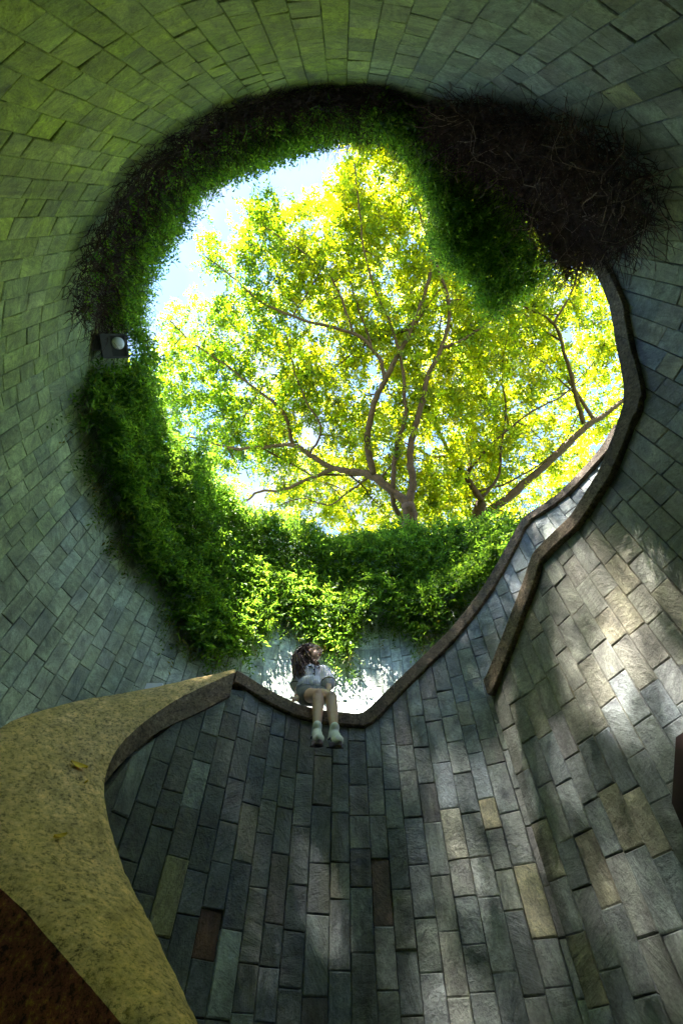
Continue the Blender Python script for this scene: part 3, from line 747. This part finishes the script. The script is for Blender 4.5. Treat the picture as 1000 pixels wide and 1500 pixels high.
T2 = (706, 734)
base2 = at_z(698, 770, 11.0)
t2 = empty('rain_tree', (base2[0] + .1, base2[1] + .5, HT - .25), 'spreading tree at right, one long limb rising over the granite edge', 'tree', 'trees beyond the wall')
trunk2 = catmull([np.array([base2[0] + .1, base2[1] + .5, HT - .4]), np.array([base2[0] + .05, base2[1] + .3, 9.2]), base2, at_z(706, 734, 11.4)], 16)
def M_(px, r0, r1): return (limb_pts(px, zl(px, T2, 11.3, .011, 16.5)), r0, r1)
limbs2 = [(trunk2, .24, .17),
    M_([(704, 755), (726, 742), (766, 710), (814, 666), (862, 622), (882, 610), (914, 586), (970, 550)], .15, .06),
    M_([(706, 734), (682, 698), (662, 670), (634, 670), (610, 658), (580, 640)], .10, .02),
    M_([(662, 670), (638, 622), (630, 566), (640, 500), (650, 440)], .06, .015),
    M_([(854, 620), (838, 558), (826, 518), (810, 474), (762, 446), (730, 430)], .07, .015),
    M_([(810, 474), (830, 440), (845, 400), (850, 350)], .04, .012),
    M_([(684, 690), (726, 646), (774, 606), (830, 574), (870, 530)], .05, .012),
    M_([(706, 728), (728, 700), (734, 654), (740, 600), (735, 540), (745, 480)], .05, .012),
    M_([(700, 720), (758, 700), (820, 655), (850, 600)], .04, .012)]
def zcrown2(x, y):
    d = math.hypot(x - 706, y - 734); return min(18.5, 12.0 + .0105 * d + rng.uniform(-.2, 2.5) * (0.5 + d / 600))
att2 = attractors(1600, OPEN, [SKY], zcrown2, lambda x, y, p: x > 660 + rng.normal(0, 50))
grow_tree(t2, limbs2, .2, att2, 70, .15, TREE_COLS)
# a tree behind the near rim: it stands between the sun and the shaft and throws the dappled shade
rng = np.random.default_rng(5); rnd.seed(23)
t3c = np.array([0, CY + .3, HT]) + SUN * 21 + np.array([-1.4, -1.7, 0])
t3 = empty('rain_tree', (t3c[0] - 2.2, t3c[1] - 3.2, HT - .25), 'leafy tree beyond the near rim that shades the shaft', 'tree', 'trees beyond the wall')
tb = np.array([t3c[0] - 2.2, t3c[1] - 3.2, HT - .4])
limbs3 = [(catmull([tb, tb + [.1, .2, 8], tb + [.5, .7, 14]], 12), .34, .2)]
for i in range(9):
    a = i * 2 * math.pi / 9 + .3; e = t3c + np.array([3 * math.cos(a), 3 * math.sin(a), rnd.uniform(-.5, 1.2)])
    s0 = tb + [.5, .7, 13.8]; limbs3.append((catmull([s0, s0 * .6 + e * .4 + [0, 0, .8], e], 10), .12, .03))
q = rng.normal(0, 1, (4200, 3)); q = unit(q) * (rng.random((4200, 1)) ** .4) * [4.8, 5.3, 1.5]
att3 = q + t3c + [0, 0, .8]
RIMA = np.array([[azr(*p)[0] % 360, azr(*p)[1]] for p in [(560, 165), (500, 165), (430, 175), (350, 195), (280, 230), (220, 280), (180, 340)]])
att3 = att3[np.hypot(att3[:, 0], att3[:, 1]) / att3[:, 2] > np.interp(np.degrees(np.arctan2(att3[:, 0], att3[:, 1])) % 360, RIMA[:, 0], RIMA[:, 1]) + .03]
def U_(x, y, d): return at_y(x, y, d)
GAPS = [(at_r(905, 925, r_any(37.9)), .13), (at_r(862, 860, r_any(40)), .04), (at_r(895, 700, r_any(50)), .06), (at_r(520, 1012, r_cyl(1.9)), .5), (at_r(810, 840, r_any(36)), .0), (U_(459, 982, 4.1), .16)]  # holes cut in the unseen crown along sun rays to light these spots
def gapkeep(A, extra):
    k = np.ones(len(A), bool)
    for g, r in GAPS:
        d = A - g; t = d @ SUN; k &= np.linalg.norm(d - t[:, None] * SUN, axis=1) > r + extra
    return k
ex = rng.normal(0, 1, (260, 3)) * [.9, .9, .7] + (np.array([1.9, 2.7, .4]) + SUN * 29.2)  # leaf clusters added to the unseen crown to shade the lower right wall
ex2 = rng.normal(0, 1, (110, 3)) * [.45, .5, .5] + (np.array([.05, 3.95, 1.35]) + SUN * 28.3)  # clusters added to shade the parapet below the woman's legs
att3 = np.concatenate([att3, ex, ex2])
att3 = att3[gapkeep(att3, .12)]
att3 = att3[(att3[:, 1] < -5.6) | (rng.random(len(att3)) < .08)]
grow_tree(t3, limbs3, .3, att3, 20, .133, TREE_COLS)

# ------------------------------------------------------------------ floodlight
lp = at_r(166, 507, r_cyl(-63.4) - .28)
lam = empty('floodlight', lp, 'grey square floodlight fixed to the rim between two creepers at left', 'lamp')
fwd = -lp / np.linalg.norm(lp); fwd = fwd + np.array([.25, 0, 0]); fwd /= np.linalg.norm(fwd)
sx = np.cross([0, 0, 1.], fwd); sx = np.cross(fwd, np.cross(np.array([1., 0, 0]), fwd)); sx /= np.linalg.norm(sx); sy = np.cross(fwd, sx)
Ml = np.stack([sx, sy, fwd], 1)
M_METAL = plain('lamp_metal', (.04, .04, .043), .45, 20, .2); M_METALL = plain('lamp_metal_light', (.085, .085, .085), .5, 20, .2)
hw = .155
mb = MB().box(lp, (hw, hw * .95, .10), Ml); link('housing', mb.mesh('housing'), M_METAL, lam)
mb = MB()
for sgn in (-1, 1):
    mb.box(lp + Ml @ np.array([sgn * hw, 0, .10]), (.014, hw * .97, .018), Ml); mb.box(lp + Ml @ np.array([0, sgn * hw * .95, .101]), (hw, .014, .018), Ml)
link('front_frame', mb.mesh('front_frame'), M_METALL, lam)
mb = MB().box(lp + Ml @ np.array([-hw * .62, 0, .105]), (hw * .32, hw * .9, .006), Ml); link('side_plate', mb.mesh('side_plate'), M_METALL, lam)
mg, t_, b_, o_ = nmat('lamp_glass'); b_.inputs['Base Color'].default_value = (.75, .77, .72, 1); b_.inputs['Roughness'].default_value = .12
mb = MB().ell(lp + Ml @ np.array([hw * .32, hw * .25, .10]), np.array([.085, .085, .05]), Ml, 20, 10); link('bulb_glass', mb.mesh('bulb_glass', True), mg, lam)
mb = MB().tube([lp + Ml @ np.array([-hw - .02, .05, -.04]), lp + Ml @ np.array([-hw - .18, .02, -.06]), lp + Ml @ np.array([-hw - .3, -.02, -.12])], [.03, .03, .03], 8)
mb.box(lp + Ml @ np.array([-hw - .07, .04, 0]), (.05, .1, .05), Ml); link('bracket', mb.mesh('bracket'), M_METAL, lam)

# ------------------------------------------------------------------ small things
M_YEL = plain('yellow_leaf', (.88, .60, .03), .5, 60, .15)
def fallen_leaf(px, py, ln, wd, ang, label):
    best = None
    d = ray(px, py); d /= np.linalg.norm(d)
    for i in range(nS):         # nearest spot of the granite top on the sight line
        for j in range(1, nW):
            t = j / nW; p = RR[i] * (1 - t) + LL[i] * t + [0, 0, .065 * min(1, i / 14) * math.sin(math.pi * t) ** .6]; q = np.linalg.norm(np.cross(p, d))
            if best is None or q < best[0]: best = (q, p, i, j)
    _, p, i, j = best; j = min(max(j, 1), nW - 1); i = min(i, nS - 2)
    e1 = RR[i + 1] - RR[i]; e2 = LL[i] - RR[i]; n = np.cross(e1, e2); n /= np.linalg.norm(n)
    if n[2] < 0: n = -n
    ax = e2 / np.linalg.norm(e2); ay = np.cross(n, ax); c, s = math.cos(ang), math.sin(ang); u = ax * c + ay * s; v = -ax * s + ay * c
    V = []; Fc = []
    for k in range(7):
        t = k / 6; wv = wd * math.sin(math.pi * min(.98, t * .93 + .05)) ** .8
        for sgn in (-1, 0, 1): V.append(p + n * (.006 + .012 * abs(sgn) + .02 * (t - .5) ** 2 * 2) + u * ln * (t - .5) + v * wv * sgn * .5)
    for k in range(6):
        for s_ in (0, 1): a = k * 3 + s_; Fc.append((a, a + 1, a + 4, a + 3))
    tag(link('fallen_leaf', mesh_py('fallen_leaf', V, Fc, True), M_YEL), label, 'leaf')
fallen_leaf(119, 1121, .105, .042, .2, 'larger yellow leaf fallen on the upper granite banister')
fallen_leaf(92, 1231, .07, .028, .5, 'smaller yellow leaf fallen lower down on the granite banister')
fallen_leaf(126, 1152, .025, .012, 1.2, 'tiny yellow leaf scrap just below the larger fallen leaf')
# dark panel at the right edge
pa = [(989, 1080), (1045, 1040), (1050, 1290), (1001, 1218), (983, 1176)]
M_RUST = plain('dark_red_steel', (.022, .006, .006), .6, 25, .4, 60, .3, .004)
V = []; 
for off in (.035, -.03):
    for (x, y) in pa:
        a_, q_ = azr(x, y); V.append(at_r(x, y, float(r_B(a_)) - off))
n5 = len(pa); Fc = [tuple(range(n5)), tuple(range(n5, 2 * n5))[::-1]] + [(i, (i + 1) % n5, n5 + (i + 1) % n5, n5 + i) for i in range(n5)]
tag(link('steel_panel', mesh_py('steel_panel', V, Fc), M_RUST), 'dark red brown panel on the right wall, cut by the picture edge', 'panel')
# little white plate behind the banister
M_WHITE = plain('white_plastic', (.75, .76, .78), .5, 20, .05)
pw = at_r(226, 1008, r_cyl(-25) - .25)
mb = MB().box(pw + [0, 0, -.02], (.10, .03, .07)); tag(link('white_box', mb.mesh('white_box'), M_WHITE), 'small white box peeking up behind the granite banister', 'box')

# ------------------------------------------------------------------ the seated woman
U = at_y
person = empty('person', (*U(455, 1020, 4.12)[:2], 2.62), 'woman in striped short sleeved shirt sitting on the parapet, looking to the right', 'person')
J = dict(pel=U(454, 1014, 4.17), waist=U(456, 1005, 4.21), chest=U(457.5, 992, 4.21), neck=U(458.5, 980, 4.20), head=U(459, 957, 4.17),
    hl=U(447, 1019, 4.13), hr=U(461, 1018, 4.12), kl=U(466, 1018.5, 3.78), kr=U(485, 1022, 3.80), al=U(464, 1069, 3.64), ar=U(489.5, 1071, 3.65),
    sl=U(440, 987, 4.20), sr=U(475, 983, 4.14), el=U(435.5, 1006, 4.21), er=U(481, 1003, 4.08), wl=U(435, 1022, 4.08), wr=U(481, 1016, 3.93))
def rem(o, vox, it=6, fac=.5):
    m = o.modifiers.new('remesh', 'REMESH'); m.mode = 'VOXEL'; m.voxel_size = vox; m.use_smooth_shade = True
    s = o.modifiers.new('smooth', 'SMOOTH'); s.iterations = it; s.factor = fac
    return o
def skin_mat():
    m, t, b, o = nmat('skin'); pos = N(t, 'NewGeometry').outputs['Position']
    t.links.new(mixc(t, rng_map(t, noise(t, pos, 20, 4), .3, .7), (.55, .34, .25), (.66, .43, .33)), b.inputs['Base Color']); b.inputs['Roughness'].default_value = .45
    b.inputs['Subsurface Weight'].default_value = .15; b.inputs['Subsurface Radius'].default_value = (.012, .005, .003); return m
M_SKIN = skin_mat()
FD = np.array([.86, -.47, .02]); FD /= np.linalg.norm(FD)     # where the face looks
HU = np.array([-.12, .05, 1.]); HU -= FD * (HU @ FD); HU /= np.linalg.norm(HU); HS = np.cross(FD, HU)   # head up, head side
MH = np.stack([FD, HS, HU], 1)
b = MB(); hd = J['head']
b.cap(J['pel'] + [-.03, 0, 0], J['pel'] + [.03, 0, 0], .115, .115, 16).cap(J['pel'], J['waist'], .12, .105, 16).cap(J['waist'], J['chest'], .105, .115, 16)
b.cap(J['chest'], J['neck'] + [0, 0, -.06], .115, .07, 14).cap(J['sl'], J['sr'], .05, .05).cap(J['neck'] + [0, 0, -.05], hd + [-.01, .01, -.04], .047, .043)
for h_, k_, a_ in (('hl', 'kl', 'al'), ('hr', 'kr', 'ar')):
    kd = J[k_]; an = J[a_]
    b.cap(J[h_], kd, .085, .056, 16); calf = kd * .68 + an * .32 + np.array([0, .018, 0])
    b.cap(kd, calf, .053, .054, 14).cap(calf, an, .053, .032, 14)
    b.ell(kd + [0, -.015, .005], np.array([.045, .045, .05]))
for s_, e_, w_ in (('sl', 'el', 'wl'), ('sr', 'er', 'wr')):
    b.cap(J[s_], J[e_], .045, .036).cap(J[e_], J[w_], .036, .024)
# hands: palm, four fingers, thumb
def hand(w, d, n, side):
    d = d / np.linalg.norm(d); n = n - d * (n @ d); n /= np.linalg.norm(n); s = np.cross(d, n) * side
    b.cap(w, w + d * .035, .024, .026, 10); c = w + d * .06
    for i, o in enumerate((-.026, -.010, .008, .024)): b.cap(w + d * .03 + s * o * .7, c + s * o, .0115, .0105, 8)
    for i, (o, l) in enumerate(zip((-.028, -.010, .010, .028), (.058, .07, .074, .066))):
        p0 = c + s * o; p1 = p0 + (d * .85 - n * .35) * l * .5; p2 = p1 + (d * .55 - n * .8) * l * .5
        b.cap(p0, p1, .0095, .0085, 8).cap(p1, p2, .0085, .007, 8)
    t0 = w + d * .02 + s * .024; t1 = t0 + (s * .75 + d * .6) * .034; b.cap(t0, t1, .012, .010, 8).cap(t1, t1 + (d * .9 + s * .25 - n * .2) * .028, .0098, .008, 8)
hand(J['wl'], np.array([-.05, -.75, -.45]), np.array([0, -.3, 1.]), 1)
hand(J['wr'], np.array([.05, -.75, -.3]), np.array([.1, -.2, 1.]), -1)
# head
b.ell(hd + MH @ np.array([-.012, 0, .03]), np.array([.095, .075, .092]), MH, 16, 12).ell(hd + MH @ np.array([.03, 0, -.035]), np.array([.058, .055, .075]), MH, 14, 10)
b.cap(hd + MH @ np.array([.058, 0, -.085]), hd + MH @ np.array([.03, 0, -.08]), .02, .03)
b.cap(hd + MH @ np.array([.086, 0, .015]), hd + MH @ np.array([.104, 0, -.022]), .008, .0125, 8)
for sg in (-1, 1): b.ell(hd + MH @ np.array([.0, sg * .073, -.01]), np.array([.018, .01, .03]), MH, 8, 6); b.ell(hd + MH @ np.array([.092, sg * .014, -.026]), np.array([.01, .008, .007]), MH, 8, 6)
b.ell(hd + MH @ np.array([.082, 0, .035]), np.array([.016, .05, .012]), MH, 10, 6)
rem(link('body', b.mesh('body'), M_SKIN, person), .0055, 5)
M_LIP = plain('lips', (.42, .12, .11), .4, 40, .1); M_EYE = plain('eye_dark', (.02, .012, .01), .2, 40, .1); M_EYEW = plain('eye_white', (.7, .68, .65), .3, 40, .05)
lp_ = MB().ell(hd + MH @ np.array([.083, 0, -.052]), np.array([.012, .021, .006]), MH).ell(hd + MH @ np.array([.081, 0, -.061]), np.array([.012, .018, .007]), MH); link('lips', lp_.mesh('lips', True), M_LIP, person)
for sg in (-1, 1):
    e = link('eye', MB().ell(hd + MH @ np.array([.075, sg * .031, .012]), np.array([.012, .014, .009]), MH).mesh('eye', True), M_EYEW, person)
    link('iris', MB().ell(hd + MH @ np.array([.083, sg * .031, .012]), np.array([.006, .007, .007]), MH).mesh('iris', True), M_EYE, e)
    link('eyebrow', MB().tube([hd + MH @ np.array([.083, sg * .015, .032]), hd + MH @ np.array([.078, sg * .035, .038]), hd + MH @ np.array([.062, sg * .052, .032])], [.0035, .004, .002], 6).mesh('eyebrow', True), M_EYE, person)
# shirt
def shirt_mat():
    m, t, b2, o = nmat('striped_cotton'); pos = N(t, 'NewGeometry').outputs['Position']
    wv = N(t, 'TexWave', wave_type='BANDS', bands_direction='X'); wv.inputs['Scale'].default_value = 17; wv.inputs['Distortion'].default_value = .8; wv.inputs['Detail'].default_value = 1; wv.inputs['Detail Scale'].default_value = 1.5
    t.links.new(pos, wv.inputs['Vector'])
    t.links.new(mixc(t, rng_map(t, wv.outputs['Fac'], .35, .65), (.66, .62, .80), (.93, .92, .95)), b2.inputs['Base Color']); b2.inputs['Roughness'].default_value = .85
    bump(t, b2, noise(t, pos, 26, 3, .6, 1.0), .7, .02); return m
M_SHIRT = shirt_mat(); M_NAVY = plain('navy_piping', (.02, .022, .05), .7, 30, .2)
sh = MB()
sh.cap(J['waist'] + [-.02, 0, -.05], J['waist'] + [.04, 0, -.05], .125, .125, 16).cap(J['waist'] + [0, 0, -.04], J['chest'], .142, .145, 18).cap(J['chest'], J['neck'] + [0, 0, -.085], .14, .09, 16)
sh.cap(J['sl'] + [.02, 0, .0], J['sr'] + [-.02, 0, 0], .064, .064, 14)
for s_, e_ in (('sl', 'el'), ('sr', 'er')):
    v = J[e_] - J[s_]; sh.cap(J[s_], J[s_] + v * .55, .064, .077, 14).cap(J[s_] + v * .55, J[s_] + v * .86, .077, .083, 14)
sh.cap(J['pel'] + [-.02, -.01, .045], J['pel'] + [.04, -.01, .045], .124, .124, 16)
sh.cap(J['pel'] + [.03, -.06, .06], J['pel'] + [.05, -.09, .02], .085, .07, 12)
shirt = rem(link('shirt', sh.mesh('shirt'), M_SHIRT, person), .0075, 5)
fw = np.array([.22, -.975, 0]); rt = np.array([.975, .22, 0])
def front(x, z, out=.0): return J['chest'] + rt * x + fw * (.150 + out - abs(x) * .25) + np.array([0, 0, z])
for sg in (-1, 1):      # collar and piping
    P = catmull([J['neck'] + rt * sg * .062 + fw * .02 + [0, 0, -.005], J['neck'] + rt * sg * .055 + fw * .075 + [0, 0, -.045], front(sg * .022, .02, .0)], 10)
    link('collar', MB().tube(P, np.linspace(.022, .016, 10), 8).mesh('collar', True), M_SHIRT, shirt)
    link('piping', MB().tube(P + rt * sg * .018 + fw * .012, .0055, 6).mesh('piping', True), M_NAVY, shirt)
    e_ = J['el' if sg < 0 else 'er']; s0 = J['sl' if sg < 0 else 'sr']; v = (e_ - s0); c = s0 + v * .93; v = v / np.linalg.norm(v)
    aa = np.cross(v, [0, 1., 0]); aa /= np.linalg.norm(aa); bb = np.cross(v, aa)
    link('piping', MB().tube([c + .083 * (math.cos(x) * aa + math.sin(x) * bb) for x in np.linspace(0, 2 * math.pi, 20)], .0042, 6).mesh('piping', True), M_NAVY, shirt)
link('piping', MB().tube(catmull([front(.0, .03, .004), front(-.004, -.06, .012), front(0.005, -.14, .012)], 10), .005, 6).mesh('piping', True), M_NAVY, shirt)
for i in range(3): link('button', MB().ell(front(-.012, -.02 - .05 * i, .010), np.array([.009, .009, .009])).mesh('button', True), M_NAVY, shirt)
# shorts
M_SHORT = plain('grey_shorts', (.16, .17, .19), .85, 30, .2, 60, .4, .004)
so = MB().cap(J['pel'] + [-.03, 0, -.01], J['pel'] + [.03, 0, -.01], .128, .128, 16)
for h_, k_ in (('hl', 'kl'), ('hr', 'kr')): so.cap(J[h_], J[h_] + (J[k_] - J[h_]) * .34, .098, .092, 16)
rem(link('shorts', so.mesh('shorts'), M_SHORT, person), .009, 4)
# bracelet
wv = J['wl'] - J['el']; wv /= np.linalg.norm(wv); aa = np.cross(wv, [0, 1., 0]); aa /= np.linalg.norm(aa); bb = np.cross(wv, aa)
link('bracelet', MB().tube([J['wl'] - wv * .012 + .027 * (math.cos(x) * aa + math.sin(x) * bb) for x in np.linspace(0, 2 * math.pi, 18)], .006, 6).mesh('bracelet', True), plain('red_band', (.5, .03, .03), .5, 30, .1), person)
# hair: cap and long wavy locks over her shoulder and back
M_HAIR = plain('brown_hair', (.11, .05, .032), .42, 60, .5)
hr_ = MB().ell(hd + MH @ np.array([-.03, 0, .045]), np.array([.097, .088, .093]), MH, 20, 14).ell(hd + MH @ np.array([-.055, 0, -.01]), np.array([.075, .08, .09]), MH, 16, 12)
hair = link('hair', hr_.mesh('hair', True), M_HAIR, person)
lk = MB()
for i in range(300):
    a = rnd.uniform(.35, 1.65) * math.pi * (1 if True else 0); up_ = rnd.uniform(.15, 1)
    st = hd + MH @ (np.array([-.03 + .10 * math.cos(a) * up_ * .9, .092 * math.sin(a) * up_, .045 + .095 * math.sqrt(max(0, 1 - up_ ** 2) + .02)]))
    side = -1 if rnd.random() < .75 else 1
    end = J['neck'] + np.array([rnd.uniform(-.20, -.03), rnd.uniform(-.13, .06), rnd.uniform(-.20, -.02)])
    if rnd.random() < .1: end = J['neck'] + np.array([rnd.uniform(.03, .08), rnd.uniform(-.14, -.08), rnd.uniform(-.08, -.02)])
    midp = (st + end) / 2 + MH @ np.array([-.075, 0, .0]) + np.array([-.03, rnd.uniform(-.05, .05), rnd.uniform(.0, .05)])
    P = catmull([st, st * .5 + midp * .5 + MH @ np.array([-.03, 0, .02]), midp, end * .7 + midp * .3, end], 14); ph = rnd.uniform(0, 6.28)
    wvv = np.array([[math.sin(k * 1.1 + ph), math.cos(k * 1.0 + ph), 0] for k in range(14)]) * np.linspace(0, .011, 14)[:, None]
    lk.tube(P + wvv, np.interp(np.linspace(0, 1, 14), [0, .25, .8, 1], [.005, .0075, .006, .002]), 4)
link('hair_locks', lk.mesh('hair_locks', True), M_HAIR, hair, 'stuff')
# trainers
M_SHOE = plain('white_trainer', (.82, .85, .88), .55, 40, .12, 60, .3, .003); M_SOLE = plain('lilac_sole', (.30, .24, .36), .7, 40, .2); M_TREAD = plain('dark_tread', (.05, .035, .03), .8, 40, .3)
for a_, k_, yaw in (('al', 'kl', .25), ('ar', 'kr', .35)):
    an = J[a_]; f = np.array([math.sin(yaw), -math.cos(yaw), -.5]); f /= np.linalg.norm(f); up = np.array([0, -.15, 1.]); up -= f * (up @ f); up /= np.linalg.norm(up); sd = np.cross(f, up)
    Q = np.stack([f, sd, up], 1)
    X = lambda x, y, z: an + Q @ np.array([x, y, z])
    s = MB().cap(X(-.025, 0, -.065), X(.15, 0, -.075), .045, .042, 14).cap(X(-.02, 0, -.03), X(0, 0, .03), .043, .042, 14).cap(X(.02, 0, -.03), X(.12, 0, -.062), .044, .036, 14)
    shoe = rem(link('trainer', s.mesh('trainer'), M_SHOE, person), .007, 4)
    so = MB()
    V = []; n = 22
    for zz, g in ((-.124, .95), (-.12, 1.0), (-.092, 1.02), (-.088, .95)):
        for i in range(n):
            t = 2 * math.pi * i / n; x = .062 + .128 * math.cos(t); y = (.040 + .010 * math.cos(t)) * math.sin(t); V.append(X(.062 + (x - .062) * g, y * g, zz + (.012 if x > .14 else 0)))
    Fc = [(r * n + i, r * n + (i + 1) % n, (r + 1) * n + (i + 1) % n, (r + 1) * n + i) for r in range(3) for i in range(n)] + [tuple(range(n))[::-1], tuple(range(3 * n, 4 * n))]
    link('sole', mesh_py('sole', V, Fc), M_SOLE, shoe)
    tr = MB()
    for i in range(7): tr.box(X(-.045 + .036 * i, 0, -.126), (.013, .036, .004), Q)
    link('tread', tr.mesh('tread'), M_TREAD, shoe)
    la = MB()
    for i in range(4): la.tube([X(.035 + .022 * i, -.03, -.02 - .010 * i), X(.042 + .022 * i, 0, .002 - .012 * i), X(.035 + .022 * i, .03, -.02 - .010 * i)], [.004] * 3, 5)
    link('laces', la.mesh('laces'), M_SOLE, shoe)
    for sg in (-1, 1): link('dark_stripe', MB().tube([X(.0, sg * .044, -.07), X(.05, sg * .045, -.06), X(.09, sg * .042, -.085)], [.006, .009, .004], 6).mesh('dark_stripe'), M_NAVY, shoe)
    link('pull_tab', MB().tube([X(-.055, 0, -.01), X(-.07, 0, .03), X(-.055, 0, .045)], [.008] * 3, 6).mesh('pull_tab'), M_SOLE, shoe)
